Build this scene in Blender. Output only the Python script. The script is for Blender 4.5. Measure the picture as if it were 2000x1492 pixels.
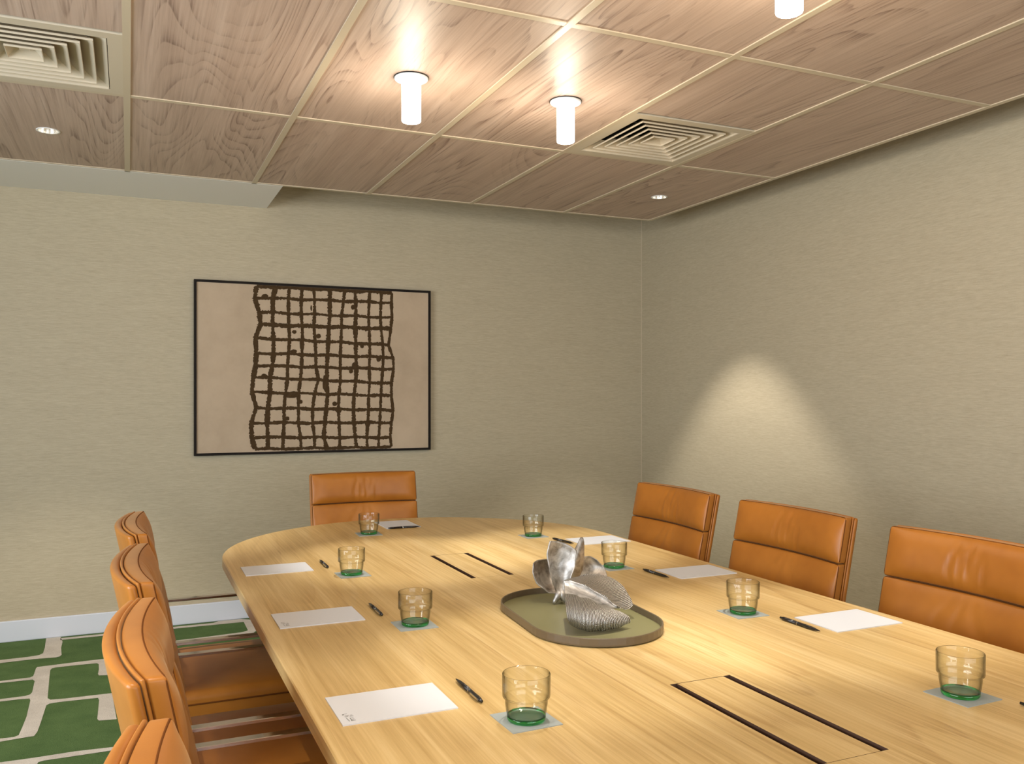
import bpy, bmesh, math, random
from mathutils import Vector, Matrix, noise

for o in list(bpy.data.objects):
    bpy.data.objects.remove(o)
SC = bpy.context.scene
COL = SC.collection
R = math.radians

# ------------------------------------------------------------------ camera
TH = 0.41606                       # the long axis of the room lies this far left of the view axis
CAMH = 1.298
cam_d = bpy.data.cameras.new('camera')
cam = bpy.data.objects.new('camera', cam_d)
COL.objects.link(cam)
cam.location = (0, 0, CAMH)
cam.rotation_euler = (R(90), 0, -TH)
cam_d.sensor_fit = 'HORIZONTAL'
cam_d.sensor_width = 36
cam_d.lens = 36 * 1694.4 / 2000
cam_d.shift_y = (770.3 - 746) / 2000
cam_d.clip_start = 0.02
SC.camera = cam

# ------------------------------------------------------------------ world, daylight, exposure
SC.view_settings.view_transform = 'Standard'
SC.view_settings.look = 'None'
SC.view_settings.gamma = 1
SC.view_settings.use_curve_mapping = False
SC.view_settings.exposure = 0.03
SC.cycles.sample_clamp_indirect = 4
SC.cycles.max_bounces = 7
SC.cycles.diffuse_bounces = 3
SC.cycles.glossy_bounces = 3
SC.cycles.transparent_max_bounces = 12
SC.cycles.use_adaptive_sampling = True
SC.cycles.adaptive_threshold = 0.035
W = bpy.data.worlds.new('world')
SC.world = W
W.use_nodes = True
W.node_tree.nodes['Background'].inputs[0].default_value = (0.75, 0.86, 1.0, 1)
W.node_tree.nodes['Background'].inputs[1].default_value = 0.6


def area(name, loc, rot, sx, sy, power, col):
    d = bpy.data.lights.new(name, 'AREA')
    d.shape = 'RECTANGLE'
    d.size, d.size_y = sx, sy
    d.energy = power
    d.color = col
    o = bpy.data.objects.new(name, d)
    COL.objects.link(o)
    o.location = loc
    o.rotation_euler = rot
    return o


DAY = (0.84, 0.92, 1.0)
DAYP = 172
# daylight through the windows of the side wall and of the wall behind the camera
area('daylight_side', (-2.52, 1.1, 1.45), (R(90), 0, R(-90)), 3.2, 1.5, DAYP, DAY)
area('daylight_rear', (1.0, -2.22, 1.45), (R(90), 0, 0), 3.4, 1.5, DAYP * 0.40, DAY)

LAMP_W = 5.4        # table spots inside the tube lamps
TUBE_E = 9.0       # glow of the frosted tubes
FLOOD_W = 6.2      # all-round light from the lower end of the tubes
DOWN_W = 115.0       # recessed downlights
WARM = (1.0, 0.98, 0.93)

# ------------------------------------------------------------------ room measures
H = 2.39            # underside of the timber ceiling raft
D = 5.24            # wall with the picture
WX = 3.318          # right-hand wall
XL = -2.5           # window wall
YB = -2.2           # wall behind the camera
HC = 2.75           # plaster ceiling above the raft
T = 0.73            # table top


# ------------------------------------------------------------------ material helpers
def mat(name):
    m = bpy.data.materials.new(name)
    m.use_nodes = True
    nt = m.node_tree
    b = nt.nodes['Principled BSDF']
    return m, nt, b


def N(nt, t, **kw):
    n = nt.nodes.new(t)
    for k, v in kw.items():
        setattr(n, k, v)
    return n


def L(nt, a, b):
    nt.links.new(a, b)


def plain(name, col, rough=0.5, metal=0.0, spec=0.5, **kw):
    m, nt, b = mat(name)
    b.inputs['Base Color'].default_value = (*col, 1)
    b.inputs['Roughness'].default_value = rough
    b.inputs['Metallic'].default_value = metal
    b.inputs['Specular IOR Level'].default_value = spec
    return m


def ramp(nt, fac, stops):
    r = N(nt, 'ShaderNodeValToRGB')
    e = r.color_ramp.elements
    while len(e) > 1:
        e.remove(e[-1])
    e[0].position, e[0].color = stops[0][0], (*stops[0][1], 1)
    for p, c in stops[1:]:
        x = e.new(p)
        x.color = (*c, 1)
    L(nt, fac, r.inputs[0])
    return r.outputs[0]


def mapped(nt, scale, rnd=0.0, coord='Object'):
    tc = N(nt, 'ShaderNodeTexCoord')
    mp = N(nt, 'ShaderNodeMapping')
    mp.inputs['Scale'].default_value = scale
    src = tc.outputs[coord]
    if rnd:
        oi = N(nt, 'ShaderNodeObjectInfo')
        mu = N(nt, 'ShaderNodeMath', operation='MULTIPLY')
        mu.inputs[1].default_value = rnd
        L(nt, oi.outputs['Random'], mu.inputs[0])
        cb = N(nt, 'ShaderNodeCombineXYZ')
        L(nt, mu.outputs[0], cb.inputs[0])
        L(nt, mu.outputs[0], cb.inputs[1])
        L(nt, mu.outputs[0], cb.inputs[2])
        va = N(nt, 'ShaderNodeVectorMath', operation='ADD')
        L(nt, src, va.inputs[0])
        L(nt, cb.outputs[0], va.inputs[1])
        src = va.outputs[0]
    L(nt, src, mp.inputs[0])
    return mp.outputs[0]


def tex_noise(nt, vec, scale, detail=3, rough=0.55, dist=0.0):
    n = N(nt, 'ShaderNodeTexNoise')
    n.inputs['Scale'].default_value = scale
    n.inputs['Detail'].default_value = detail
    n.inputs['Roughness'].default_value = rough
    n.inputs['Distortion'].default_value = dist
    L(nt, vec, n.inputs['Vector'])
    return n.outputs['Fac']


def math2(nt, op, a, b):
    n = N(nt, 'ShaderNodeMath', operation=op)
    for i, v in enumerate((a, b)):
        if isinstance(v, (int, float)):
            n.inputs[i].default_value = v
        else:
            L(nt, v, n.inputs[i])
    return n.outputs[0]


def mixc(nt, fac, a, b, blend='MIX'):
    n = N(nt, 'ShaderNodeMix', data_type='RGBA', blend_type=blend)
    if isinstance(fac, (int, float)):
        n.inputs[0].default_value = fac
    else:
        L(nt, fac, n.inputs[0])
    for i, v in ((6, a), (7, b)):
        if isinstance(v, tuple):
            n.inputs[i].default_value = (*v, 1)
        else:
            L(nt, v, n.inputs[i])
    return n.outputs[2]


def bump(nt, b, height, strength, dist=0.002):
    n = N(nt, 'ShaderNodeBump')
    n.inputs['Strength'].default_value = strength
    n.inputs['Distance'].default_value = dist
    L(nt, height, n.inputs['Height'])
    L(nt, n.outputs[0], b.inputs['Normal'])


def wood(name, dark, mid, light, rough, ringscale, ringfreq, stretch=0.10, rnd=0.0, line=(0.2, 0.1, 0.05), fib=110, lineamt=0.5, spec=0.5):
    """timber veneer along y: long fibres, fine cathedral growth lines from the contour lines of a stretched noise"""
    m, nt, b = mat(name)
    v1 = mapped(nt, (1, stretch, 1), rnd)
    base = tex_noise(nt, v1, ringscale, 2.6, 0.42, 0.5)
    rings = math2(nt, 'FRACT', math2(nt, 'MULTIPLY', base, ringfreq), 0)
    v2 = mapped(nt, (1, 0.018, 1), rnd)
    fibre = tex_noise(nt, v2, fib, 4, 0.65)
    v3 = mapped(nt, (1, 0.05, 1), rnd)
    streak = tex_noise(nt, v3, 16, 3, 0.6)
    patchy = tex_noise(nt, v1, ringscale * 2.3, 2, 0.6)
    f = math2(nt, 'ADD', math2(nt, 'MULTIPLY', fibre, 0.5), math2(nt, 'MULTIPLY', streak, 0.5))
    c = ramp(nt, f, [(0.32, dark), (0.5, mid), (0.68, light)])
    ln = ramp(nt, rings, [(0.0, (1, 1, 1)), (0.2, (0.4, 0.4, 0.4)), (0.5, (0, 0, 0)), (0.94, (0, 0, 0)), (1.0, (1, 1, 1))])
    br = ramp(nt, fibre, [(0.38, (1, 1, 1)), (0.62, (0.15, 0.15, 0.15))])
    pm = ramp(nt, patchy, [(0.38, (0.1, 0.1, 0.1)), (0.62, (1, 1, 1))])
    lf = math2(nt, 'MULTIPLY', math2(nt, 'MULTIPLY', math2(nt, 'MULTIPLY', ln, br), pm), lineamt)
    c = mixc(nt, lf, c, line)
    L(nt, c, b.inputs['Base Color'])
    b.inputs['Roughness'].default_value = rough
    b.inputs['Specular IOR Level'].default_value = spec
    return m


# ------------------------------------------------------------------ materials
M = {}
M['panel'] = wood('ceiling_panel_timber', (0.43, 0.305, 0.235), (0.53, 0.39, 0.308), (0.62, 0.475, 0.385), 0.48, 2.5, 34, 0.12, 31.0, line=(0.19, 0.115, 0.085), fib=120, lineamt=0.9, spec=0.3)
M['oak'] = wood('oak_veneer', (0.44, 0.275, 0.09), (0.59, 0.40, 0.16), (0.71, 0.52, 0.25), 0.34, 1.7, 30, 0.12, 0, line=(0.36, 0.20, 0.065), fib=150, lineamt=0.6)
M['oakdark'] = plain('slot_lining', (0.095, 0.045, 0.025), 0.5)
M['tbar'] = plain('grid_bar_paint', (0.60, 0.50, 0.36), 0.4)
M['vent'] = plain('vent_paint', (0.62, 0.53, 0.40), 0.4)
M['duct'] = plain('duct_black', (0.012, 0.009, 0.006), 0.8)
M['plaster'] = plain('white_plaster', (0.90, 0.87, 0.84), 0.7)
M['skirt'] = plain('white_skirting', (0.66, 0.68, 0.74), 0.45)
M['chrome'] = plain('chrome', (0.62, 0.59, 0.55), 0.13, 1.0)
M['blackmetal'] = plain('black_metal', (0.012, 0.011, 0.010), 0.35)
M['frame'] = plain('frame_black', (0.012, 0.008, 0.006), 0.6, spec=0.15)
M['paper'] = plain('pad_paper', (0.62, 0.625, 0.64), 0.6)
M['ink'] = plain('grey_ink', (0.22, 0.22, 0.21), 0.6)
M['inkpale'] = plain('pale_ink', (0.62, 0.63, 0.66), 0.6)
M['coaster'] = plain('coaster_card', (0.30, 0.325, 0.305), 0.7)
M['silvermetal'] = plain('pen_metal', (0.55, 0.53, 0.5), 0.2, 1.0)
M['pen'] = plain('pen_black', (0.012, 0.010, 0.009), 0.25)
M['white'] = plain('lamp_flange_white', (0.85, 0.85, 0.84), 0.35)
M['glasspane'] = plain('window_frame_white', (0.8, 0.8, 0.8), 0.5)

# wall cloth: horizontal grass weave
m, nt, b = mat('grasscloth')
v = mapped(nt, (0.10, 0.10, 1.0))
n1 = tex_noise(nt, v, 230, 3, 0.6)
v2 = mapped(nt, (0.08, 0.08, 1.0))
n2 = tex_noise(nt, v2, 90, 3, 0.6)
v3 = mapped(nt, (1, 1, 1))
n3 = tex_noise(nt, v3, 420, 2, 0.5)
f = math2(nt, 'ADD', math2(nt, 'MULTIPLY', n1, 0.55), math2(nt, 'MULTIPLY', n2, 0.25))
f = math2(nt, 'ADD', f, math2(nt, 'MULTIPLY', n3, 0.2))
c = ramp(nt, f, [(0.3, (0.41, 0.335, 0.225)), (0.5, (0.48, 0.405, 0.28)), (0.7, (0.55, 0.475, 0.335))])
L(nt, c, b.inputs['Base Color'])
b.inputs['Roughness'].default_value = 0.55
b.inputs['Specular IOR Level'].default_value = 0.35
bump(nt, b, n1, 0.2, 0.001)
M['wall'] = m


def carpet(name, dark, light, sc=260):
    m, nt, b = mat(name)
    v = mapped(nt, (1, 1, 1))
    n1 = tex_noise(nt, v, sc, 2, 0.7)
    n2 = tex_noise(nt, v, 9, 3, 0.6)
    f = math2(nt, 'ADD', math2(nt, 'MULTIPLY', n1, 0.6), math2(nt, 'MULTIPLY', n2, 0.4))
    L(nt, ramp(nt, f, [(0.32, dark), (0.68, light)]), b.inputs['Base Color'])
    b.inputs['Roughness'].default_value = 0.95
    b.inputs['Specular IOR Level'].default_value = 0.1
    bump(nt, b, n1, 0.8, 0.004)
    return m


M['green'] = carpet('green_carpet', (0.052, 0.095, 0.030), (0.105, 0.165, 0.058))
M['cream'] = carpet('cream_carpet', (0.42, 0.37, 0.31), (0.66, 0.60, 0.52), 330)

# leather
m, nt, b = mat('cognac_leather')
v = mapped(nt, (1, 1, 1))
n1 = tex_noise(nt, v, 420, 3, 0.6)
n2 = tex_noise(nt, v, 6, 3, 0.6)
L(nt, ramp(nt, n2, [(0.3, (0.345, 0.116, 0.012)), (0.7, (0.44, 0.158, 0.019))]), b.inputs['Base Color'])
b.inputs['Roughness'].default_value = 0.40
b.inputs['Specular IOR Level'].default_value = 0.40
b.inputs['Sheen Weight'].default_value = 0.14
b.inputs['Sheen Roughness'].default_value = 0.35
b.inputs['Sheen Tint'].default_value = (1.0, 0.84, 0.5, 1)
bump(nt, b, n1, 0.12, 0.0008)
M['leather'] = m
M['seam'] = plain('leather_seam', (0.13, 0.04, 0.007), 0.7, spec=0.1)
M['stitch'] = plain('leather_thread', (0.66, 0.36, 0.12), 0.6)

# canvas and paint
m, nt, b = mat('canvas')
v = mapped(nt, (1, 1, 1))
n1 = tex_noise(nt, v, 3, 5, 0.65)
L(nt, ramp(nt, n1, [(0.3, (0.43, 0.32, 0.215)), (0.7, (0.54, 0.41, 0.285))]), b.inputs['Base Color'])
b.inputs['Roughness'].default_value = 0.7
M['canvas'] = m
m, nt, b = mat('brown_paint')
v = mapped(nt, (1, 1, 1))
n1 = tex_noise(nt, v, 40, 4, 0.65)
L(nt, ramp(nt, n1, [(0.3, (0.050, 0.028, 0.012)), (0.75, (0.085, 0.050, 0.022))]), b.inputs['Base Color'])
b.inputs['Roughness'].default_value = 0.8
b.inputs['Specular IOR Level'].default_value = 0.1
M['paint'] = m

# tray
M['tray'] = plain('olive_lacquer', (0.20, 0.185, 0.085), 0.32)
M['trayrim'] = plain('olive_brown_rim', (0.125, 0.090, 0.050), 0.38)

# silver
m, nt, b = mat('cast_silver')
v = mapped(nt, (1, 1, 1))
n1 = tex_noise(nt, v, 28, 4, 0.65, 0.6)
L(nt, ramp(nt, n1, [(0.32, (0.27, 0.245, 0.215)), (0.68, (0.72, 0.69, 0.65))]), b.inputs['Base Color'])
b.inputs['Metallic'].default_value = 1
b.inputs['Roughness'].default_value = 0.52
bump(nt, b, n1, 0.4, 0.003)
M['silver'] = m
m, nt, b = mat('ribbed_silver')
tc = N(nt, 'ShaderNodeTexCoord')
wv = N(nt, 'ShaderNodeTexWave', wave_type='BANDS', bands_direction='X')
wv.inputs['Scale'].default_value = 14
wv.inputs['Distortion'].default_value = 2.2
wv.inputs['Detail'].default_value = 2
wv.inputs['Detail Scale'].default_value = 2
L(nt, tc.outputs['UV'], wv.inputs['Vector'])
L(nt, ramp(nt, wv.outputs['Fac'], [(0.15, (0.14, 0.12, 0.10)), (0.6, (0.68, 0.64, 0.58))]), b.inputs['Base Color'])
b.inputs['Metallic'].default_value = 1
b.inputs['Roughness'].default_value = 0.44
bump(nt, b, wv.outputs['Fac'], 0.9, 0.003)
M['ribbed'] = m


def tint_glass(name, clear, edge, ior=1.45):
    """thin glass: light passes tinted, more so along the wall of the glass, and Fresnel reflection on top"""
    m, nt, b = mat(name)
    nt.nodes.remove(b)
    out = nt.nodes['Material Output']
    lw = N(nt, 'ShaderNodeLayerWeight')
    lw.inputs[0].default_value = 0.5
    p = math2(nt, 'POWER', lw.outputs['Facing'], 2.6)
    tr = N(nt, 'ShaderNodeBsdfTransparent')
    L(nt, mixc(nt, p, clear, edge), tr.inputs[0])
    gl = N(nt, 'ShaderNodeBsdfGlossy')
    gl.inputs['Roughness'].default_value = 0.02
    lf = N(nt, 'ShaderNodeLayerWeight')
    lf.inputs[0].default_value = 0.5
    r0 = ((ior - 1) / (ior + 1)) ** 2
    sch = math2(nt, 'ADD', math2(nt, 'MULTIPLY', math2(nt, 'POWER', lf.outputs['Facing'], 5.0), 1 - r0), r0)
    mx = N(nt, 'ShaderNodeMixShader')
    L(nt, math2(nt, 'MULTIPLY', sch, 0.8), mx.inputs[0])
    L(nt, tr.outputs[0], mx.inputs[1])
    L(nt, gl.outputs[0], mx.inputs[2])
    L(nt, mx.outputs[0], out.inputs[0])
    return m


M['glass'] = tint_glass('tumbler_glass', (0.985, 0.99, 0.97), (0.20, 0.19, 0.11))
# thick bottom of the tumblers: real refracting glass that swallows red and blue on the way through
m, nt, b = mat('tumbler_green_base')
b.inputs['Base Color'].default_value = (1, 1, 1, 1)
b.inputs['Transmission Weight'].default_value = 1.0
b.inputs['Roughness'].default_value = 0.03
b.inputs['IOR'].default_value = 1.5
va = N(nt, 'ShaderNodeVolumeAbsorption')
va.inputs[0].default_value = (0.05, 0.80, 0.42, 1)
va.inputs[1].default_value = 55
L(nt, va.outputs[0], nt.nodes['Material Output'].inputs['Volume'])
M['glassbase'] = m


def emit(name, col, e):
    m, nt, b = mat(name)
    b.inputs['Base Color'].default_value = (0.9, 0.9, 0.88, 1)
    b.inputs['Emission Color'].default_value = (*col, 1)
    b.inputs['Emission Strength'].default_value = e
    return m


M['tube'] = emit('frosted_tube_lit', (1.0, 0.93, 0.83), TUBE_E)
M['bulb'] = emit('downlight_bulb', (1.0, 0.9, 0.75), 18)
M['reflector'] = plain('downlight_reflector', (0.75, 0.72, 0.66), 0.25, 0.9)


# ------------------------------------------------------------------ object helpers
def empty(name, loc=(0, 0, 0), rz=0.0):
    o = bpy.data.objects.new(name, None)
    COL.objects.link(o)
    o.location = loc
    o.rotation_euler = (0, 0, rz)
    o.empty_display_size = 0.05
    return o


def tag(o, label=None, cat=None, group=None, kind=None):
    if label:
        o['label'] = label
    if cat:
        o['category'] = cat
    if group:
        o['group'] = group
    if kind:
        o['kind'] = kind
    return o


def link_mesh(name, me, material, parent=None, loc=(0, 0, 0), rz=0.0):
    o = bpy.data.objects.new(name, me)
    COL.objects.link(o)
    if material is not None and not me.materials:
        me.materials.append(material)
    o.parent = parent
    o.location = loc
    o.rotation_euler = (0, 0, rz)
    return o


def from_bm(name, bm, material, parent=None, loc=(0, 0, 0), rz=0.0, smooth=False):
    me = bpy.data.meshes.new(name)
    bmesh.ops.recalc_face_normals(bm, faces=bm.faces)
    bm.to_mesh(me)
    bm.free()
    if smooth:
        for p in me.polygons:
            p.use_smooth = True
    return link_mesh(name, me, material, parent, loc, rz)


def copy_tree(o, parent=None):
    c = o.copy()
    COL.objects.link(c)
    c.parent = parent
    for ch in list(o.children):
        copy_tree(ch, c)
    return c


def box(bm, x0, x1, y0, y1, z0, z1):
    v = [bm.verts.new((x, y, z)) for z in (z0, z1) for y in (y0, y1) for x in (x0, x1)]
    for f in ((0, 2, 3, 1), (4, 5, 7, 6), (0, 1, 5, 4), (2, 6, 7, 3), (0, 4, 6, 2), (1, 3, 7, 5)):
        bm.faces.new([v[i] for i in f])


def box_obj(name, x0, x1, y0, y1, z0, z1, material, parent=None, bev=0.0):
    """box with its origin at the centre of its base"""
    cx, cy = (x0 + x1) / 2, (y0 + y1) / 2
    bm = bmesh.new()
    box(bm, x0 - cx, x1 - cx, y0 - cy, y1 - cy, 0, z1 - z0)
    if bev:
        bmesh.ops.bevel(bm, geom=bm.edges[:], offset=bev, segments=2, affect='EDGES')
    return from_bm(name, bm, material, parent, (cx, cy, z0))


def lathe(bm, prof, seg=32, cap0=True, cap1=True):
    rings = []
    for r, z in prof:
        rings.append([bm.verts.new((r * math.cos(2 * math.pi * i / seg), r * math.sin(2 * math.pi * i / seg), z)) for i in range(seg)])
    for a, b_ in zip(rings, rings[1:]):
        for i in range(seg):
            j = (i + 1) % seg
            bm.faces.new((a[i], a[j], b_[j], b_[i]))
    if cap0:
        bm.faces.new(rings[0][::-1])
    if cap1:
        bm.faces.new(rings[-1])


def tube(bm, pts, rad, seg=8, closed=False):
    n = len(pts)
    pts = [Vector(p) for p in pts]
    rings = []
    prev = None
    for i, p in enumerate(pts):
        a = pts[(i - 1) % n] if (closed or i > 0) else pts[0]
        c_ = pts[(i + 1) % n] if (closed or i < n - 1) else pts[-1]
        t = (c_ - a).normalized()
        if prev is None:
            ref = Vector((0, 0, 1)) if abs(t.z) < 0.9 else Vector((1, 0, 0))
            nrm = t.cross(ref).normalized()
        else:
            nrm = (prev - t * prev.dot(t)).normalized()
        prev = nrm
        bn = t.cross(nrm)
        r = rad[i] if isinstance(rad, (list, tuple)) else rad
        rings.append([bm.verts.new(p + (nrm * math.cos(2 * math.pi * k / seg) + bn * math.sin(2 * math.pi * k / seg)) * r) for k in range(seg)])
    m_ = n if closed else n - 1
    for i in range(m_):
        a, b_ = rings[i], rings[(i + 1) % n]
        for k in range(seg):
            j = (k + 1) % seg
            bm.faces.new((a[k], a[j], b_[j], b_[k]))
    if not closed:
        bm.faces.new(rings[0][::-1])
        bm.faces.new(rings[-1])


def rbox(bm, h, r, n, fn=None, nr=4):
    """rounded box of half sizes h and edge radius r, n inner divisions an axis, bent by fn(x,y,z)"""
    def axis(hh, k):
        core = [(-hh + r) + (2 * (hh - r)) * i / k for i in range(k + 1)]
        lo = [-hh + r * (1 - math.cos(math.pi / 2 * i / nr)) if False else -hh + r * i / nr for i in range(nr)]
        hi = [-v_ for v_ in lo[::-1]]
        return lo + core + hi
    A = [axis(h[i], n[i]) for i in range(3)]
    cache = {}

    def vert(p):
        key = tuple(round(q, 6) for q in p)
        if key in cache:
            return cache[key]
        inner = [max(-h[i] + r, min(h[i] - r, p[i])) for i in range(3)]
        d = Vector([p[i] - inner[i] for i in range(3)])
        q = Vector(inner) + (d.normalized() * r if d.length > 1e-9 else d)
        if fn:
            q = Vector(fn(*q))
        cache[key] = bm.verts.new(q)
        return cache[key]
    for ax in range(3):
        u_, v_ = [i for i in range(3) if i != ax]
        for sgn in (-1, 1):
            for i in range(len(A[u_]) - 1):
                for j in range(len(A[v_]) - 1):
                    vs = []
                    for (a, c_) in ((i, j), (i + 1, j), (i + 1, j + 1), (i, j + 1)):
                        p = [0, 0, 0]
                        p[ax] = sgn * h[ax]
                        p[u_] = A[u_][a]
                        p[v_] = A[v_][c_]
                        vs.append(vert(p))
                    try:
                        bm.faces.new(vs)
                    except ValueError:
                        pass


# ------------------------------------------------------------------ the room
def wall_obj(name, x0, x1, y0, y1, z0, z1, material):
    return tag(box_obj(name, x0, x1, y0, y1, z0, z1, material), kind='structure')


floor = wall_obj('floor', XL - 0.15, WX + 0.15, YB - 0.15, D + 0.15, -0.08, 0.0, M['green'])
tag(floor, 'green carpet with cream line pattern')
wall_obj('wall_far', XL - 0.15, WX + 0.15, D, D + 0.15, 0, HC, M['wall'])
wall_obj('wall_right', WX, WX + 0.15, YB, D, 0, HC, M['wall'])
# corner bead line where the two cloths meet
tag(box_obj('trim_corner', WX - 0.003, WX, D - 0.003, D, 0.11, HC, M['tbar']), kind='structure')


def wall_with_window(name, fixed, lo, hi, axis, w0, w1, z0, z1, thick):
    bm = bmesh.new()

    def seg(a, b_, za, zb):
        if axis == 'y':
            box(bm, min(fixed, fixed + thick), max(fixed, fixed + thick), a, b_, za, zb)
        else:
            box(bm, a, b_, min(fixed, fixed + thick), max(fixed, fixed + thick), za, zb)
    seg(lo, w0, 0, HC)
    seg(w1, hi, 0, HC)
    seg(w0, w1, 0, z0)
    seg(w0, w1, z1, HC)
    return tag(from_bm(name, bm, M['wall']), kind='structure')


wall_with_window('wall_left', XL, YB, D, 'y', -0.5, 2.7, 0.7, 2.2, -0.15)
wall_with_window('wall_back', YB, XL, WX, 'x', -0.7, 2.7, 0.7, 2.2, -0.15)
for nm, ax, fx, a, b_ in (('window_1', 'y', XL - 0.09, -0.5, 2.7), ('window_2', 'x', YB - 0.09, -0.7, 2.7)):
    bm = bmesh.new()
    cuts = [a + (b_ - a) * i / 3 for i in range(4)]
    for k, q in enumerate(cuts):
        q0, q1 = (q, q + 0.05) if k == 0 else ((q - 0.05, q) if k == 3 else (q - 0.025, q + 0.025))
        if ax == 'y':
            box(bm, fx - 0.06, fx, q0, q1, 0.7, 2.2)
        else:
            box(bm, q0, q1, fx - 0.06, fx, 0.7, 2.2)
    for z0, z1 in ((0.7, 0.75), (2.15, 2.2)):
        if ax == 'y':
            box(bm, fx - 0.06, fx, a, b_, z0, z1)
        else:
            box(bm, a, b_, fx - 0.06, fx, z0, z1)
    tag(from_bm(nm, bm, M['glasspane']), kind='structure')

# plaster ceiling over the raft, soffit at the far left
wall_obj('ceiling_plaster', XL - 0.15, WX + 0.15, YB - 0.15, D + 0.15, HC, HC + 0.1, M['plaster'])
wall_obj('trim_soffit', XL, 0.74, 4.643 + 0.004, D, H, HC, M['plaster'])

# skirting
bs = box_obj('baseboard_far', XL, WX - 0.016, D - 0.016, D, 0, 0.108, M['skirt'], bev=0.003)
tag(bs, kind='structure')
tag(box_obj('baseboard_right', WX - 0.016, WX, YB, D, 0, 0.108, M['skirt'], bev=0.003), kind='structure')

# ------------------------------------------------------------------ ceiling raft: timber panels in a cream grid
raft = tag(empty('ceiling', (0.6, 1.66, H)), 'suspended ceiling raft of timber panels in a cream grid', kind='structure')
X0 = -0.006
XS = [X0 + 0.6 * i for i in range(-3, 6)]          # last one is the free right-hand edge
YS = [-1.319, -0.119, 1.081, 2.281, 3.481, 4.643]
RX0, RX1, RY0, RY1 = XS[0], XS[-1], YS[0], YS[-1]
BW = 0.012


def raft_child(o):
    o.parent = raft
    o.location = Vector(o.location) - Vector(raft.location)
    return o


DOWNS = [(-0.306, 4.075), (2.694, 4.075), (-0.306, 1.02), (2.694, 1.02)]
LAMPS = [(0.894, 2.885), (1.494, 2.885), (0.894, 1.685), (1.494, 1.685), (0.894, 0.485), (1.494, 0.485)]  # last pair is added out of view for more warm ambient light
VENTS = [(-0.306, 3.181), (2.094, 3.181)]


def panel_mesh(sx, sy, hole=None):
    """panel 8 mm thick with its centre at the origin; optional round hole (x, y, radius)"""
    bm = bmesh.new()
    if hole is None:
        box(bm, -sx / 2, sx / 2, -sy / 2, sy / 2, 0.004, 0.014)
    else:
        hx, hy, hr = hole
        angs = [2 * math.pi * i / 32 for i in range(32)]
        angs += [math.atan2(sgy * sy / 2 - hy, sgx * sx / 2 - hx) % (2 * math.pi) for sgx in (-1, 1) for sgy in (-1, 1)]
        angs = sorted(angs)
        for z in (0.004, 0.014):
            inn, out = [], []
            for a in angs:
                ca, sa = math.cos(a), math.sin(a)
                t = 1e9
                if abs(ca) > 1e-9:
                    t = min(t, ((sx / 2 if ca > 0 else -sx / 2) - hx) / ca)
                if abs(sa) > 1e-9:
                    t = min(t, ((sy / 2 if sa > 0 else -sy / 2) - hy) / sa)
                inn.append(bm.verts.new((hx + hr * ca, hy + hr * sa, z)))
                out.append(bm.verts.new((hx + t * ca, hy + t * sa, z)))
            for i in range(len(angs)):
                j = (i + 1) % len(angs)
                try:
                    bm.faces.new((inn[i], inn[j], out[j], out[i]))
                except ValueError:
                    pass
    me = bpy.data.meshes.new('ceiling_panel')
    bm.to_mesh(me)
    bm.free()
    me.materials.append(M['panel'])
    return me


pm_cache = {}
for i in range(len(XS) - 1):
    for j in range(len(YS) - 1):
        x0, x1, y0, y1 = XS[i] + BW, XS[i + 1] - BW, YS[j] + BW, YS[j + 1] - BW
        cx = (XS[i] + XS[i + 1]) / 2
        for vx, vy in VENTS:
            if abs(vx - cx) < 0.1 and YS[j] < vy < YS[j + 1]:
                y1 = vy - 0.3
        cy = (y0 + y1) / 2
        hole = None
        for dx, dy in DOWNS:
            if x0 < dx < x1 and y0 < dy < y1:
                hole = (round(dx - cx, 4), round(dy - cy, 4), 0.040)
        key = (round(x1 - x0, 4), round(y1 - y0, 4), hole)
        if key not in pm_cache:
            pm_cache[key] = panel_mesh(key[0], key[1], hole)
        raft_child(link_mesh('ceiling_panel', pm_cache[key], M['panel'], None, ((x0 + x1) / 2, cy, H)))

for i, x in enumerate(XS):
    edge = i in (0, len(XS) - 1)
    z1 = H + (0.055 if edge else 0.012)
    raft_child(box_obj('grid_bar', x - BW, x + BW, RY0 - BW, RY1 + BW, H, z1, M['tbar']))
for j, y in enumerate(YS):
    edge = j in (0, len(YS) - 1)
    z1 = H + (0.055 if edge else 0.0115)
    for i in range(len(XS) - 1):
        raft_child(box_obj('grid_bar', XS[i] + BW, XS[i + 1] - BW, y - BW, y + BW, H + 0.0008, z1, M['tbar']))

# ------------------------------------------------------------------ air vents
vent_labels = ['square cream air vent beside the ceiling edge at the upper left corner',
               'square cream air vent beside a glowing tube lamp on the right of the ceiling']


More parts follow.
